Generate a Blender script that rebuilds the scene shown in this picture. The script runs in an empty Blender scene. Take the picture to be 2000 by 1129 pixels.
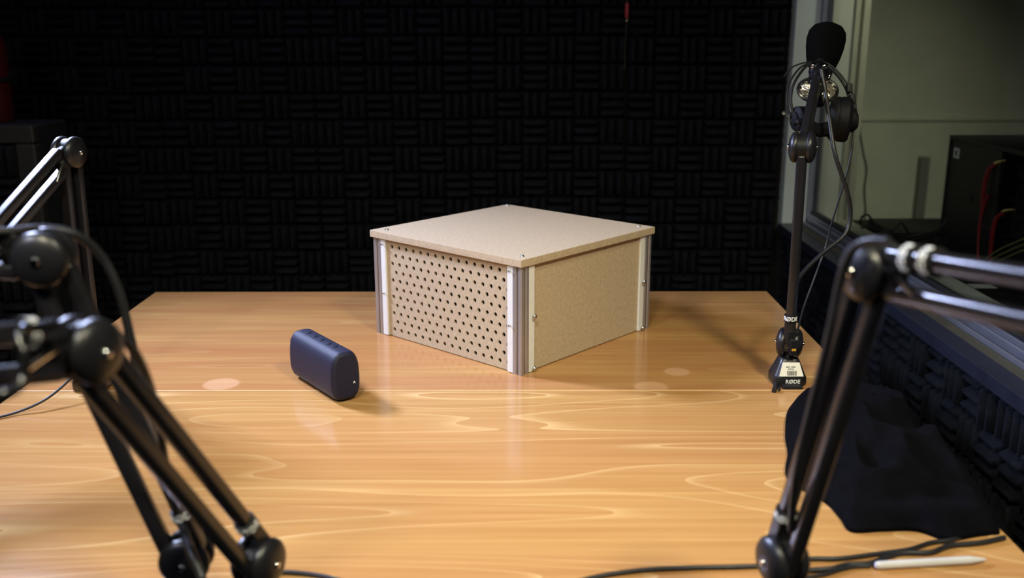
import bpy, bmesh, math, random
from mathutils import Vector, Matrix
V = Vector
S = bpy.context.scene
COL = S.collection
random.seed(7)
TZ = 0.74                                  # height of the desk tops

# ------------------------------------------------------------------ camera
FPX, PITCH, YAW, ROLL, CH = 1901.3, .2557, -.0025, -.0019, .552 + TZ
_cy, _sy = math.cos(YAW), math.sin(YAW)
FW = V((_sy*math.cos(PITCH), _cy*math.cos(PITCH), -math.sin(PITCH)))
_r = V((_cy, -_sy, 0)); _u = _r.cross(FW)
RT = _r*math.cos(ROLL) + _u*math.sin(ROLL)
UP = _u*math.cos(ROLL) - _r*math.sin(ROLL)
CP = V((0, 0, CH))
cd = bpy.data.cameras.new('camera'); cam = bpy.data.objects.new('camera', cd); COL.objects.link(cam)
cam.matrix_world = Matrix(((RT.x, UP.x, -FW.x, CP.x), (RT.y, UP.y, -FW.y, CP.y), (RT.z, UP.z, -FW.z, CP.z), (0, 0, 0, 1)))
cd.sensor_width = 36; cd.lens = FPX*36/2000; cd.clip_start = .02
cd.dof.use_dof = True; cd.dof.focus_distance = 1.62; cd.dof.aperture_fstop = 3.6
S.camera = cam
def ray(x, y): return FW + RT*((x-1000)/FPX) - UP*((y-564.5)/FPX)
def tab(x, y, z=0): d = ray(x, y); return CP + d*((TZ+z-CP.z)/d.z)      # photo point -> on the desk plane
def aty(x, y, Y): d = ray(x, y); return CP + d*(Y/d.y)                     # photo point -> on a plane Y = const
def atx(x, y, X): d = ray(x, y); return CP + d*(X/d.x)
def dep(x, y, D): return CP + ray(x, y)*D

# ------------------------------------------------------------------ materials
def nodes(name):
    m = bpy.data.materials.new(name); m.use_nodes = True
    nt = m.node_tree; b = nt.nodes['Principled BSDF']
    return m, nt, b
def N(nt, t, **kw):
    n = nt.nodes.new(t)
    for k, v in kw.items():
        if k in n.inputs: n.inputs[k].default_value = v
        else: setattr(n, k, v)
    return n
def mapped(nt, scale, loc=(0, 0, 0), rot=(0, 0, 0)):
    tc = N(nt, 'ShaderNodeTexCoord'); mp = N(nt, 'ShaderNodeMapping')
    mp.inputs['Scale'].default_value = scale; mp.inputs['Location'].default_value = loc; mp.inputs['Rotation'].default_value = rot
    nt.links.new(tc.outputs['Object'], mp.inputs['Vector']); return mp.outputs['Vector']
def noise(nt, vec, scale, detail=3, rough=.5, dist=0):
    n = N(nt, 'ShaderNodeTexNoise'); n.inputs['Scale'].default_value = scale; n.inputs['Detail'].default_value = detail
    n.inputs['Roughness'].default_value = rough; n.inputs['Distortion'].default_value = dist
    if vec is not None: nt.links.new(vec, n.inputs['Vector'])
    return n.outputs['Fac']
def ramp(nt, fac, stops, interp='LINEAR'):
    r = N(nt, 'ShaderNodeValToRGB'); r.color_ramp.interpolation = interp
    e = r.color_ramp.elements
    while len(e) < len(stops): e.new(.5)
    for q, (p, c) in zip(e, stops):
        q.position = p; q.color = (c[0], c[1], c[2], 1) if not isinstance(c, (int, float)) else (c, c, c, 1)
    nt.links.new(fac, r.inputs['Fac']); return r.outputs['Color']
def mathn(nt, op, a, b=None):
    n = N(nt, 'ShaderNodeMath', operation=op)
    for i, q in enumerate((a, b)):
        if q is None: continue
        if isinstance(q, (int, float)): n.inputs[i].default_value = q
        else: nt.links.new(q, n.inputs[i])
    return n.outputs[0]
def mix(nt, fac, a, b, mode='MIX'):
    n = N(nt, 'ShaderNodeMix', data_type='RGBA', blend_type=mode)
    for i, q in ((0, fac), (6, a), (7, b)):
        if isinstance(q, (int, float)): n.inputs[i].default_value = q
        elif isinstance(q, tuple): n.inputs[i].default_value = (*q, 1)
        else: nt.links.new(q, n.inputs[i])
    return n.outputs[2]
def bump(nt, b, fac, strength, dist=.002):
    n = N(nt, 'ShaderNodeBump'); n.inputs['Strength'].default_value = strength; n.inputs['Distance'].default_value = dist
    nt.links.new(fac, n.inputs['Height']); nt.links.new(n.outputs[0], b.inputs['Normal'])
def plain(name, c, rough=.5, metal=0, var=.15, sc=60, bmp=0, spec=.5, coat=0, sheen=0, bsc=400):
    m, nt, b = nodes(name)
    vec = mapped(nt, (1, 1, 1))
    f = noise(nt, vec, sc, 4)
    col = ramp(nt, f, [(.3, tuple(x*(1-var) for x in c)), (.7, tuple(min(1, x*(1+var)) for x in c))])
    nt.links.new(col, b.inputs['Base Color'])
    b.inputs['Roughness'].default_value = rough; b.inputs['Metallic'].default_value = metal
    b.inputs['Specular IOR Level'].default_value = spec; b.inputs['Coat Weight'].default_value = coat
    b.inputs['Sheen Weight'].default_value = sheen
    if bmp: bump(nt, b, noise(nt, vec, bsc, 2), bmp)
    return m
def wood(name, loc, marks=(), gs=(1.05, 6.8, 1), rings=15, lk=.85, bs=(.7, 9, 1), bk=.55):
    m, nt, b = nodes(name)
    big = noise(nt, mapped(nt, gs, loc), 1.0, 1.2, .35, .12)
    ring = mathn(nt, 'FRACT', mathn(nt, 'MULTIPLY', big, rings))
    line = ramp(nt, ring, [(0, .9), (.05, .5), (.12, .12), (.2, 0), (1, 0)])
    soft = ramp(nt, ring, [(0, .1), (.25, .5), (1, .75)])
    streak = noise(nt, mapped(nt, (2.2, 95, 1), loc), 1.0, 4, .6)
    broad = noise(nt, mapped(nt, bs, (loc[0]+7, loc[1]+3, 0)), 1.0, 3, .5)
    area = ramp(nt, noise(nt, mapped(nt, (.9, 2.6, 1), (loc[0]+3, loc[1]+1, 0)), 1.3, 2), [(.35, .25), (.6, 1)])
    c1 = mix(nt, ramp(nt, streak, [(.3, 0), (.7, 1)]), (.365, .192, .062), (.50, .292, .104))
    c2 = mix(nt, ramp(nt, broad, [(.35, 0), (.7, bk)]), c1, (.34, .145, .055))
    c3 = mix(nt, mathn(nt, 'MULTIPLY', soft, .34), c2, (.40, .180, .062))
    col = mix(nt, mathn(nt, 'MULTIPLY', mathn(nt, 'MULTIPLY', line, area), lk), c3, (.66, .44, .20))
    for (mx, my, rx, ry) in marks:                      # pale worn patches left by cups and clamps
        tc = N(nt, 'ShaderNodeTexCoord'); mp = N(nt, 'ShaderNodeMapping')
        mp.inputs['Scale'].default_value = (1/rx, 1/ry, 0); mp.inputs['Location'].default_value = (-mx/rx, -my/ry, 0)
        nt.links.new(tc.outputs['Object'], mp.inputs['Vector'])
        ln = N(nt, 'ShaderNodeVectorMath', operation='LENGTH'); nt.links.new(mp.outputs[0], ln.inputs[0])
        k = ramp(nt, ln.outputs['Value'], [(.80, .38), (1.0, 0)])
        col = mix(nt, k, col, (.70, .43, .25))
    nt.links.new(col, b.inputs['Base Color'])
    b.inputs['Roughness'].default_value = .30
    nt.links.new(ramp(nt, streak, [(.2, .12), (.8, .17)]), b.inputs['Roughness'])
    b.inputs['Specular IOR Level'].default_value = .26
    return m

M = {}
M['mdf'] = plain('mdf', (.47, .365, .245), .62, var=.10, sc=160, bmp=.05, spec=.25)
M['mdf_edge'] = plain('mdf_edge', (.40, .275, .155), .75, var=.14, sc=220, bmp=.1, spec=.2)
M['alu'] = plain('anodised_aluminium', (.47, .45, .47), .42, .75, var=.05, sc=30)
M['white'] = plain('white_plastic', (.72, .72, .70), .45, var=.03)
M['screw'] = plain('zinc_screw', (.55, .57, .58), .25, 1, var=.05)
M['chrome'] = plain('bright_steel', (.75, .75, .76), .12, 1, var=.03)
M['arm'] = plain('black_painted_steel', (.013, .012, .014), .26, var=.1, coat=.15, spec=.55)
M['cap'] = plain('black_gloss_plastic', (.010, .0098, .012), .36, var=.1, spec=.5)
M['rubber'] = plain('black_rubber', (.007, .007, .008), .5, var=.15, spec=.28)
M['cable'] = plain('black_cable', (.013, .013, .015), .42, var=.15, spec=.45)
M['glosscable'] = plain('glossy_black_cable', (.006, .006, .007), .16, var=.1, spec=.5)
M['foam'] = plain('black_acoustic_foam', (.0115, .0125, .0155), 1.0, var=.25, sc=50, bmp=.35, spec=.06, bsc=900)
M['foamright'] = M['foam']
M['wind'] = plain('windscreen_foam', (.003, .003, .003), 1, var=.2, sc=300, bmp=.6, spec=.05, bsc=900)
M['pad'] = plain('soft_black_leatherette', (.005, .005, .006), .6, var=.2, bmp=.2, spec=.2)
M['cloth'] = plain('black_cotton', (.0024, .0024, .0036), .95, var=.25, sc=40, bmp=.4, spec=.05, bsc=1500)
M['spk'] = plain('navy_black_mesh', (.009, .010, .030), .5, var=.2, sc=500, bmp=.3, spec=.35, bsc=1800)
M['spkrub'] = plain('navy_black_rubber', (.007, .008, .020), .5, var=.1, spec=.35)
M['sticker'] = plain('white_sticker', (.78, .76, .70), .5, var=.04)
M['print'] = plain('white_print', (.80, .80, .80), .5, var=.04)
M['ink'] = plain('black_ink', (.02, .02, .02), .6, var=.1)
M['stylus'] = plain('white_stylus', (.58, .57, .57), .28, var=.02)
M['red'] = plain('red_paint', (.055, .004, .004), .4, var=.15)
M['redcable'] = plain('red_cable', (.30, .018, .022), .45, var=.1)
M['yellowcable'] = plain('yellow_green_cable', (.30, .29, .09), .5, var=.1)
M['gold'] = plain('gold_plug', (.85, .66, .32), .2, 1, var=.05)
M['wallpaint'] = plain('cream_wall_paint', (.52, .52, .43), .8, var=.04, sc=8, bmp=.08, spec=.2, bsc=120)
M['jamb'] = plain('pale_green_grey_paint', (.52, .57, .53), .6, var=.04, sc=10, spec=.3)
M['frame'] = plain('window_aluminium', (.34, .36, .43), .38, .7, var=.06, sc=20)
M['sill'] = plain('dark_blue_grey_metal_sill', (.050, .054, .085), .38, .6, var=.08, sc=20)
M['shadowgrey'] = plain('grey_wall_shadow', (.17, .17, .15), .7, var=.06)  # grey of the painted shadow on the control-room wall
M['olive'] = plain('olive_shade_and_thread', (.060, .055, .036), .6, var=.15, sc=15)  # painted shade on the sill; also colours the plug thread
M['gasket'] = plain('dark_gasket', (.012, .013, .015), .6, var=.1)
M['innersill'] = plain('cream_sill', (.50, .48, .37), .6, var=.06, sc=15)
M['dark'] = plain('dark_wall_paint', (.018, .018, .02), .9, var=.2, sc=10, spec=.1)
M['carpet'] = plain('dark_grey_carpet', (.03, .03, .032), 1, var=.3, sc=200, bmp=.3, spec=.05)
M['ceil'] = plain('dark_ceiling', (.05, .05, .05), .9, var=.1, sc=20, spec=.1)
M['device'] = plain('black_device_case', (.014, .014, .015), .45, var=.15, spec=.4)
M['panel'] = plain('dark_grey_panel', (.030, .028, .024), .5, var=.15, spec=.35)
M['deskdark'] = plain('dark_console_top', (.012, .012, .011), .55, var=.2, sc=20, spec=.2)
M['leg'] = plain('grey_desk_leg', (.10, .10, .105), .45, .4, var=.1)
M['edge'] = plain('pale_edge_band', (.62, .40, .19), .4, var=.08)
M['amber'] = plain('amber_mark', (.55, .30, .03), .4, var=.05)
M['shine'] = plain('crumpled_silver_film', (.62, .56, .45), .3, .8, var=.3, sc=120, bmp=.8, bsc=160)
def glass():
    m = bpy.data.materials.new('window_glass'); m.use_nodes = True; nt = m.node_tree
    nt.nodes.remove(nt.nodes['Principled BSDF'])
    out = nt.nodes['Material Output']
    tr = N(nt, 'ShaderNodeBsdfTransparent'); tr.inputs[0].default_value = (.90, .93, .91, 1)
    gl = N(nt, 'ShaderNodeBsdfGlossy'); gl.inputs['Roughness'].default_value = .02
    lw = N(nt, 'ShaderNodeLayerWeight'); lw.inputs['Blend'].default_value = .5
    fr = mathn(nt, 'ADD', mathn(nt, 'MULTIPLY', mathn(nt, 'POWER', lw.outputs['Facing'], 5), .9), .03)
    mx = N(nt, 'ShaderNodeMixShader')
    nt.links.new(fr, mx.inputs[0]); nt.links.new(tr.outputs[0], mx.inputs[1]); nt.links.new(gl.outputs[0], mx.inputs[2])
    nt.links.new(mx.outputs[0], out.inputs[0]); return m
M['glass'] = glass()

# ------------------------------------------------------------------ object helpers
def tag(o, label=None, cat=None, group=None, kind=None):
    for k, v in (('label', label), ('category', cat), ('group', group), ('kind', kind)):
        if v: o[k] = v
    return o
def thing(name, label, cat, loc=(0, 0, 0), rz=0, group=None):
    o = bpy.data.objects.new(name, None); COL.objects.link(o); o.empty_display_size = .05
    o.location = loc; o.rotation_euler = (0, 0, rz)
    return tag(o, label, cat, group)
def link(name, me, mat, parent=None):
    o = bpy.data.objects.new(name, me); COL.objects.link(o)
    if mat is not None and not me.materials: me.materials.append(mat)
    if parent is not None: o.parent = parent
    return o
def obj(name, bm, mat, parent=None, smooth=True, world=False):
    """link a bmesh as one mesh object; world=True: its coordinates are world ones although it is parented"""
    bmesh.ops.recalc_face_normals(bm, faces=bm.faces)
    me = bpy.data.meshes.new(name)
    if world and parent is not None:
        mt = Matrix.Identity(4); p = parent; chain = []
        while p is not None: chain.append(p); p = p.parent
        for q in reversed(chain): mt = mt @ (Matrix.Translation(q.location) @ q.rotation_euler.to_matrix().to_4x4())
        bm.transform(mt.inverted())
    bm.to_mesh(me); bm.free()
    if smooth:
        for p in me.polygons: p.use_smooth = True
        try: me.set_sharp_from_angle(angle=math.radians(38))
        except Exception: pass
    o = link(name, me, mat, parent)
    if smooth:                                           # flat faces stay flat beside their rounded edges
        w = o.modifiers.new('weighted_normal', 'WEIGHTED_NORMAL'); w.keep_sharp = True; w.weight = 60
    return o
def frame(z, x=None):
    z = V(z).normalized()
    x = V(x) if x is not None else (V((1, 0, 0)) if abs(z.x) < .8 else V((0, 1, 0)))
    y = z.cross(x).normalized(); x = y.cross(z).normalized()
    return x, y, z
def mat4(o, x, y, z): return Matrix(((x.x, y.x, z.x, o.x), (x.y, y.y, z.y, o.y), (x.z, y.z, z.z, o.z), (0, 0, 0, 1)))
def box(bm, lo, hi, bev=0, seg=2, mt=None):
    lo, hi = V(lo), V(hi)
    r = bmesh.ops.create_cube(bm, size=1)
    vs = r['verts']
    for v in vs: v.co = V((lo[i] + (v.co[i]+.5)*(hi[i]-lo[i]) for i in range(3)))
    if bev:
        if bev > .0035 and seg == 2: seg = 3
        es = list({e for v in vs for e in v.link_edges})
        rr = bmesh.ops.bevel(bm, geom=es, offset=bev, segments=seg, affect='EDGES', profile=.5)
        vs = list({v for f in rr['faces'] for v in f.verts} | {v for v in vs if v.is_valid})
    if mt is not None: bmesh.ops.transform(bm, matrix=mt, verts=[v for v in vs if v.is_valid])
    return bm
def B(lo, hi, bev=0, seg=2): return box(bmesh.new(), lo, hi, bev, seg)
def beam(bm, a, b, w, h, xdir, bev=.002):
    """square bar from a to b; w along xdir, h across"""
    a, b = V(a), V(b); L = (b-a).length
    x, y, z = frame(b-a, xdir)
    return box(bm, (-w/2, -h/2, 0), (w/2, h/2, L), bev, 2, mat4(a, x, y, z))
def lathe(bm, prof, o, axis, seg=32, xdir=None, sx=1, sy=1):
    """prof: list of (r, z)"""
    x, y, z = frame(axis, xdir); o = V(o)
    rings = []
    for r, h in prof:
        if r < 1e-6: rings.append([bm.verts.new(o + z*h)])
        else: rings.append([bm.verts.new(o + x*(r*sx*math.cos(2*math.pi*i/seg)) + y*(r*sy*math.sin(2*math.pi*i/seg)) + z*h) for i in range(seg)])
    for p, q in zip(rings, rings[1:]):
        for i in range(seg):
            j = (i+1) % seg
            if len(p) == 1 and len(q) == 1: continue
            if len(p) == 1: bm.faces.new((p[0], q[j], q[i]))
            elif len(q) == 1: bm.faces.new((p[i], p[j], q[0]))
            else: bm.faces.new((p[i], p[j], q[j], q[i]))
    for e, rev in ((rings[0], True), (rings[-1], False)):
        if len(e) > 2: bm.faces.new(e[::-1] if rev else e)
    return bm
def spline(pts, n=8):
    pts = [V(p) for p in pts]; P = [pts[0]*2-pts[1]] + pts + [pts[-1]*2-pts[-2]]
    out = []
    for i in range(1, len(P)-2):
        a, b, c, d = P[i-1], P[i], P[i+1], P[i+2]
        for k in range(n):
            t = k/n
            out.append(.5*((2*b) + (c-a)*t + (2*a-5*b+4*c-d)*t*t + (3*b-a-3*c+d)*t**3))
    out.append(P[-2]); return out
def tube(bm, path, r, seg=10, taper=None):
    n = len(path); prev = None; rings = []
    for i, p in enumerate(path):
        t = (path[min(i+1, n-1)] - path[max(i-1, 0)]).normalized()
        if prev is None: x, y, _ = frame(t)
        else: x = (prev - t*prev.dot(t)).normalized(); y = t.cross(x)
        prev = x; rr = r if taper is None else r*taper(i/(n-1))
        rings.append([bm.verts.new(p + x*(rr*math.cos(2*math.pi*k/seg)) + y*(rr*math.sin(2*math.pi*k/seg))) for k in range(seg)])
    for p, q in zip(rings, rings[1:]):
        for k in range(seg): bm.faces.new((p[k], p[(k+1) % seg], q[(k+1) % seg], q[k]))
    bm.faces.new(rings[0][::-1]); bm.faces.new(rings[-1]); return bm
def T(pts, r, n=8, seg=10): return tube(bmesh.new(), spline(pts, n), r, seg)
def text_bm(s, size, bend=None, depth=.0006):
    """letters as a mesh in the XZ plane facing -Y, centred; bend = radius of the tube they wrap"""
    cu = bpy.data.curves.new('lettering', 'FONT'); cu.body = s; cu.size = size; cu.align_x = 'CENTER'; cu.align_y = 'CENTER'
    cu.extrude = depth/2; cu.resolution_u = 3; cu.offset = size*.02
    o = bpy.data.objects.new('lettering', cu); COL.objects.link(o)
    dg = bpy.context.evaluated_depsgraph_get(); dg.update()
    me = bpy.data.meshes.new_from_object(o.evaluated_get(dg))
    bm = bmesh.new(); bm.from_mesh(me)
    bpy.data.objects.remove(o); bpy.data.curves.remove(cu); bpy.data.meshes.remove(me)
    for v in bm.verts:
        x, y, z = v.co
        if bend: a = x/bend; v.co = V((math.sin(a)*(bend+z), -math.cos(a)*(bend+z), y))
        else: v.co = V((x, -z, y))
    return bm
def copy_tree(o, parent=None):
    c = o.copy(); COL.objects.link(c)
    if parent is not None: c.parent = parent
    for ch in [q for q in o.children]: copy_tree(ch, c)
    return c
def struct(name, bm, mat, parent=None, smooth=False):
    o = obj(name, bm, mat, parent, smooth)
    if parent is None: o['kind'] = 'structure'
    return o

# ------------------------------------------------------------------ the room
XW, YB = .821, 2.955              # foam faces of the right and back walls
XL, YN, XC, YC, ZC = -1.80, -1.5, 3.3, 4.7, 2.55
SILL = .728
struct('floor', B((XL-.1, YN-.1, -.05), (XC+.1, YC+.1, 0)), M['carpet'])
struct('ceiling', B((XL-.1, YN-.1, ZC), (XC+.1, YC+.1, ZC+.05)), M['ceil'])
struct('wall_back', B((XL-.1, YB+.055, 0), (.874, YB+.15, ZC)), M['dark'])
struct('wall_left', B((XL-.1, YN, 0), (XL, YB+.055, ZC)), M['dark'])
struct('wall_front', B((XL-.1, YN-.1, 0), (XC+.1, YN, ZC)), M['dark'])
bm = bmesh.new()
box(bm, (.874, YN, 0), (1.0, YB+.15, .700))
box(bm, (.874, YN, .700), (1.0, -.4, ZC))
box(bm, (.874, -.4, 2.30), (1.0, YB+.15, ZC))
struct('wall_right', bm, M['dark'])
struct('wall_control_room', B((1.0, YC, 0), (XC+.1, YC+.1, ZC)), M['wallpaint'])
struct('wall_control_room_side', B((XC, YN, 0), (XC+.1, YC, ZC)), M['wallpaint'])
struct('wall_control_room_return', B((.90, YB+.15, 0), (1.0, YC, ZC)), M['wallpaint'])
zl = aty(1800, 231, YC).z
struct('trim_1', B((1.0, YC-.012, zl-.012), (XC, YC, zl+.010), .003), M['wallpaint'])
xs = aty(1798, 370, YC).x
struct('shadow_strip', B((xs-.030, YC-.05, 0), (xs+.012, YC, aty(1798, 305, YC).z), .004), M['shadowgrey'])  # grey strip standing in for a faint upright shadow on the wall

# window between the two rooms
win = bpy.data.objects.new('window_1', None); COL.objects.link(win); win['kind'] = 'structure'
win['label'] = 'wide control-room window with pale jamb and metal sill'
obj('window_sill', B((XW-.008, -.4, .700), (.905, YB+.004, SILL), .003), M['sill'], win)
obj('sill_shade_band', B((XW+.034, -.4, SILL-.002), (.8795, YB, SILL+.0012), .0005), M['olive'], win)  # thin olive layer painting the band of shade and reflection along the sill
obj('jamb', B((XW+.004, YB+.004, SILL-.02), (.898, YB+.148, 2.30), .002), M['jamb'], win)
obj('jamb', B((.925, YB+.03, .70), (1.035, YB+.149, 2.30), .002), M['wallpaint'], win)
bm = bmesh.new()
box(bm, (.898, -.4, SILL), (.928, YB-.002, SILL+.022), .004)
box(bm, (.900, -.4, SILL+.022), (.924, YB-.002, SILL+.034), .003)
box(bm, (.898, YB-.02, SILL), (.910, YB+.004, 2.30), .002)
box(bm, (.898, -.4, 2.26), (.93, YB-.002, 2.30), .003)
box(bm, (.880, -.4, SILL), (.888, YB, SILL+.010), .002)
obj('window_frame', bm, M['frame'], win)
bm = bmesh.new()
box(bm, (.9105, YB-.022, SILL+.03), (.926, YB+.03, 2.26), .002)
box(bm, (.902, -.4, SILL+.034), (.922, YB-.022, SILL+.043), .002)
obj('gasket', bm, M['gasket'], win)
obj('pane', B((.909, -.4, SILL+.04), (.915, YB-.022, 2.26)), M['glass'], win, smooth=False)
bm = bmesh.new()
box(bm, (.928, -.4, .70), (1.045, YB+.148, SILL+.004), .003)
obj('inner_sill', bm, M['innersill'], win)
bm = bmesh.new()
box(bm, (1.005, YB+.02, SILL), (1.018, YB+.032, 2.3), .002); box(bm, (1.028, YB+.018, SILL), (1.048, YB+.034, 2.3), .002)
obj('jamb_bead', bm, M['innersill'], win)

# ------------------------------------------------------------------ acoustic foam
def foam_mesh(W, Hh, nx, ny, depth=.034, base=.016, par=0, seed=0):
    """wedge foam facing -Y, lower left corner at the origin, back at y = 0"""
    rnd = random.Random(seed)
    bm = bmesh.new(); sx, sz = W/nx, Hh/ny
    pr = [(0, 0), (.18, .62), (.36, .96), (.5, 1), (.64, .96), (.82, .62)]
    us = []
    for k in range(3): us += [((k+p)/3, h) for p, h in pr]
    us.append((1, 0))
    al = [(0, 0), (.03, .6), (.09, 1), (.91, 1), (.97, .6), (1, 0)]
    for i in range(nx):
        for j in range(ny):
            vert = (i+j+par) % 2 == 0
            jit = [rnd.uniform(.86, 1.08) for _ in range(3)]
            sh = [rnd.uniform(-.025, .025) for _ in range(3)]
            g = []
            for ui, (u, h) in enumerate(us):
                k = min(2, ui//6); row = []
                for vi, (a, e) in enumerate(al):
                    bow = 1 - .06*math.sin(a*math.pi)*0
                    uu = u + (sh[k]*h if 0 < u < 1 else 0)
                    d = base + depth*h*e*jit[k]*bow
                    x, z = (uu, a) if vert else (a, uu)
                    row.append(bm.verts.new(((i+x)*sx, -d, (j+z)*sz)))
                g.append(row)
            for p, q in zip(g, g[1:]):
                for k in range(len(al)-1): bm.faces.new((p[k], p[k+1], q[k+1], q[k]))
    for lo, hi in (((0, -base, 0), (W, 0, .0005)), ((0, -base, Hh-.0005), (W, 0, Hh)), ((0, -base, 0), (.0005, 0, Hh)), ((W-.0005, -base, 0), (W, 0, Hh))):
        box(bm, lo, hi)
    bmesh.ops.recalc_face_normals(bm, faces=bm.faces)
    me = bpy.data.meshes.new('foam_panel'); bm.to_mesh(me); bm.free()
    for p in me.polygons: p.use_smooth = True
    try: me.set_sharp_from_angle(angle=math.radians(60))
    except Exception: pass
    me.materials.append(M['foam'])
    return me
xe = [aty(px, 300, YB).x for px in (14, 1527)]
PW = (xe[1]-xe[0])/5
z1, z2 = aty(1000, 126, YB).z, aty(1000, 440, YB).z
PH = z1-z2
meshes = [foam_mesh(PW-.004, PH-.004, 6, 6, par=k, seed=11+k) for k in range(2)]
colw = ['next to the window', 'second from the window', 'third from the window', 'fourth from the window', 'fifth from the window', 'leftmost']
roww = [('top', 2), ('middle', 1), ('lower', 0)]
for rn, rr in roww:
    for c in range(6):
        o = link('foam_panel', meshes[(c+rr) % 2], None)
        o.location = (xe[1]-(c+1)*PW + random.uniform(-.002, .002), YB+.055, z2+(rr-1)*PH + random.uniform(-.003, .003) + .002)
        o.rotation_euler = (0, random.uniform(-.004, .004) + (.008 if c > 3 else 0), 0)
        tag(o, f'black wedge foam panel on the back wall, {rn} row, {colw[c]}', 'foam panel', 'foam panels on the back wall')
rl = ['in the corner by the back wall', 'second from the back corner', 'third from the back corner', 'nearest the camera']
rm = [foam_mesh(PW-.004, PH-.004, 6, 6, par=k, depth=.036, seed=31+k) for k in range(2)]
for c in range(5):
    for rr, rw in ((0, 'upper'), (1, 'lower')):
        if c == 4: continue
        zt = .697 - rr*PH
        if zt-PH < .03: continue
        o = link('foam_panel', rm[(c+rr) % 2], None)
        o.rotation_euler = (0, 0, -math.pi/2)
        o.location = (.874, YB-.002-c*PW, zt-PH)
        tag(o, f'black wedge foam panel under the window sill, {rl[c]}', 'foam panel', 'foam panels under the window sill')

# foam-covered low partition on the left, with a red extinguisher on its ledge
YP = 2.42
pr_, pt = aty(96, 420, YP).x, aty(40, 243, YP).z
part = thing('acoustic_partition', 'low dark foam-covered partition standing at the far left of the room', 'partition', (pr_, YP, 0))
bm = bmesh.new()
box(bm, (XL+.02-pr_, 0, 0), (-.002, .16, pt), .006)
obj('core', bm, M['dark'], part)
bm = bmesh.new()
box(bm, (XL+.02-pr_, -.03, pt-.045), (0, 0, pt), .006); box(bm, (-.05, -.03, 0), (0, 0, pt-.045), .006)
obj('border', bm, M['panel'], part)
fw, fh = pr_-XL-.072, pt-.05
pm = foam_mesh(fw, fh, max(4, int(round(fw/.08))), max(6, int(round(fh/.08))), seed=51)
o = link('foam_cover', pm, None, part); o.location = (XL+.022-pr_, -.001, .002)
ex = thing('fire_extinguisher', 'dark red extinguisher cylinder with black strap, cut by the left photo edge', 'fire extinguisher', (aty(22, 200, YP+.08).x-.07, YP+.08, pt))
bm = bmesh.new(); lathe(bm, [(.0, 0), (.064, 0), (.068, .006), (.068, .19), (.055, .222), (.03, .240), (.022, .245), (.022, .262), (0, .262)], (0, 0, 0), (0, 0, 1), 36)
obj('cylinder', bm, M['red'], ex)
bm = bmesh.new(); tube(bm, spline([V((.07*math.cos(a), .07*math.sin(a), .125-.022*math.cos(a+.6)*1.0)) for a in [k*math.pi/8 for k in range(17)]], 3), .006, 8)
obj('strap', bm, M['rubber'], ex)
bm = bmesh.new(); box(bm, (-.02, -.012, .262), (.02, .012, .285), .003); box(bm, (-.015, -.008, .285), (.075, .008, .295), .003); box(bm, (-.01, -.008, .302), (.08, .008, .312), .003)
obj('valve_lever', bm, M['rubber'], ex)

# cord with a red plug in the foam seam
xk = aty(1224, 20, YB-.004)
ck = thing('dangling_plug', 'thin cord with a small red plug hanging on the back foam wall', 'cord', (xk.x, YB-.012, xk.z))
bm = bmesh.new(); lathe(bm, [(0, -.022), (.005, -.022), (.006, -.016), (.006, .016), (.004, .020), (0, .020)], (0, 0, 0), (0, 0, 1), 14)
obj('plug', bm, M['redcable'], ck)
bm = bmesh.new(); lathe(bm, [(0, -.034), (.003, -.034), (.005, -.028), (.005, -.0215), (0, -.0215)], (0, 0, 0), (0, 0, 1), 12)
obj('plug_tip', bm, M['chrome'], ck)
obj('wire', tube(bmesh.new(), [V((0, 0, .0205)), V((.001, .004, .2)), V((0, .002, ZC-xk.z-.01))], .0025, 8), M['cable'], ck)
obj('thread', tube(bmesh.new(), [V((0, 0, -.035)), V((-.002, .0, -.1)), V((-.003, 0, -.17))], .0008, 6), M['olive'], ck)

# ------------------------------------------------------------------ the two desks
XLd, XRd, YF, YS = -.7977, .56, 2.0912, 1.4683
YNear = YS-.622
def desk(label, y0, y1, m, legy):
    d = thing('desk', label, 'desk', ((XLd+XRd)/2, (y0+y1)/2, 0))
    w, h = (XRd-XLd)/2, (y1-y0)/2
    obj('desktop', B((-w, -h+.001, TZ-.026), (w, h-.001, TZ), .0016, 2), m, d)
    bm = bmesh.new(); box(bm, (-w+.06, -h+.05, TZ-.075), (w-.06, -h+.08, TZ-.0265), .003); box(bm, (-w+.06, h-.08, TZ-.075), (w-.06, h-.05, TZ-.0265), .003)
    obj('rail', bm, M['leg'], d)
    for sx in (-1, 1):
        for sy in (-1, 1):
            x, y = sx*(w-.09), sy*(h-.065)
            obj('leg', B((x-.022, y-.022, 0), (x+.022, y+.022, TZ-.076), .004), M['leg'], d)
    return d
mk = [tab(432, 750), tab(1272, 756), tab(1322, 726)]
dyc = (YS+YF)/2; dxc = (XLd+XRd)/2
wf = wood('cherry_laminate_far', (2.3, .4, 0), [(p.x-dxc, p.y-dyc, r, r*.95) for p, r in zip(mk, (.032, .030, .024))], (.7, 9, 1), 10, .18, (1.5, 17, 1), .95)
wn = wood('cherry_laminate_near', (5.1, 2.2, 0))
desk('cherry-wood desk behind the seam, carrying the perforated box', YS, YF, wf, 0)
desk('cherry-wood desk in front of the seam, nearest the camera', YNear, YS, wn, 0)
# pale band glued to the front edge of the far desk: seen as the light seam
d0 = [o for o in bpy.data.objects if o.name == 'desk'][0]
bm = B((XLd, YS-.0012, TZ-.024), (XRd, YS+.0022, TZ+.0004), .0005)
e = obj('edge_band', bm, M['edge'], d0, world=True); e['label'] = 'pale edge band along the front edge'

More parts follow.
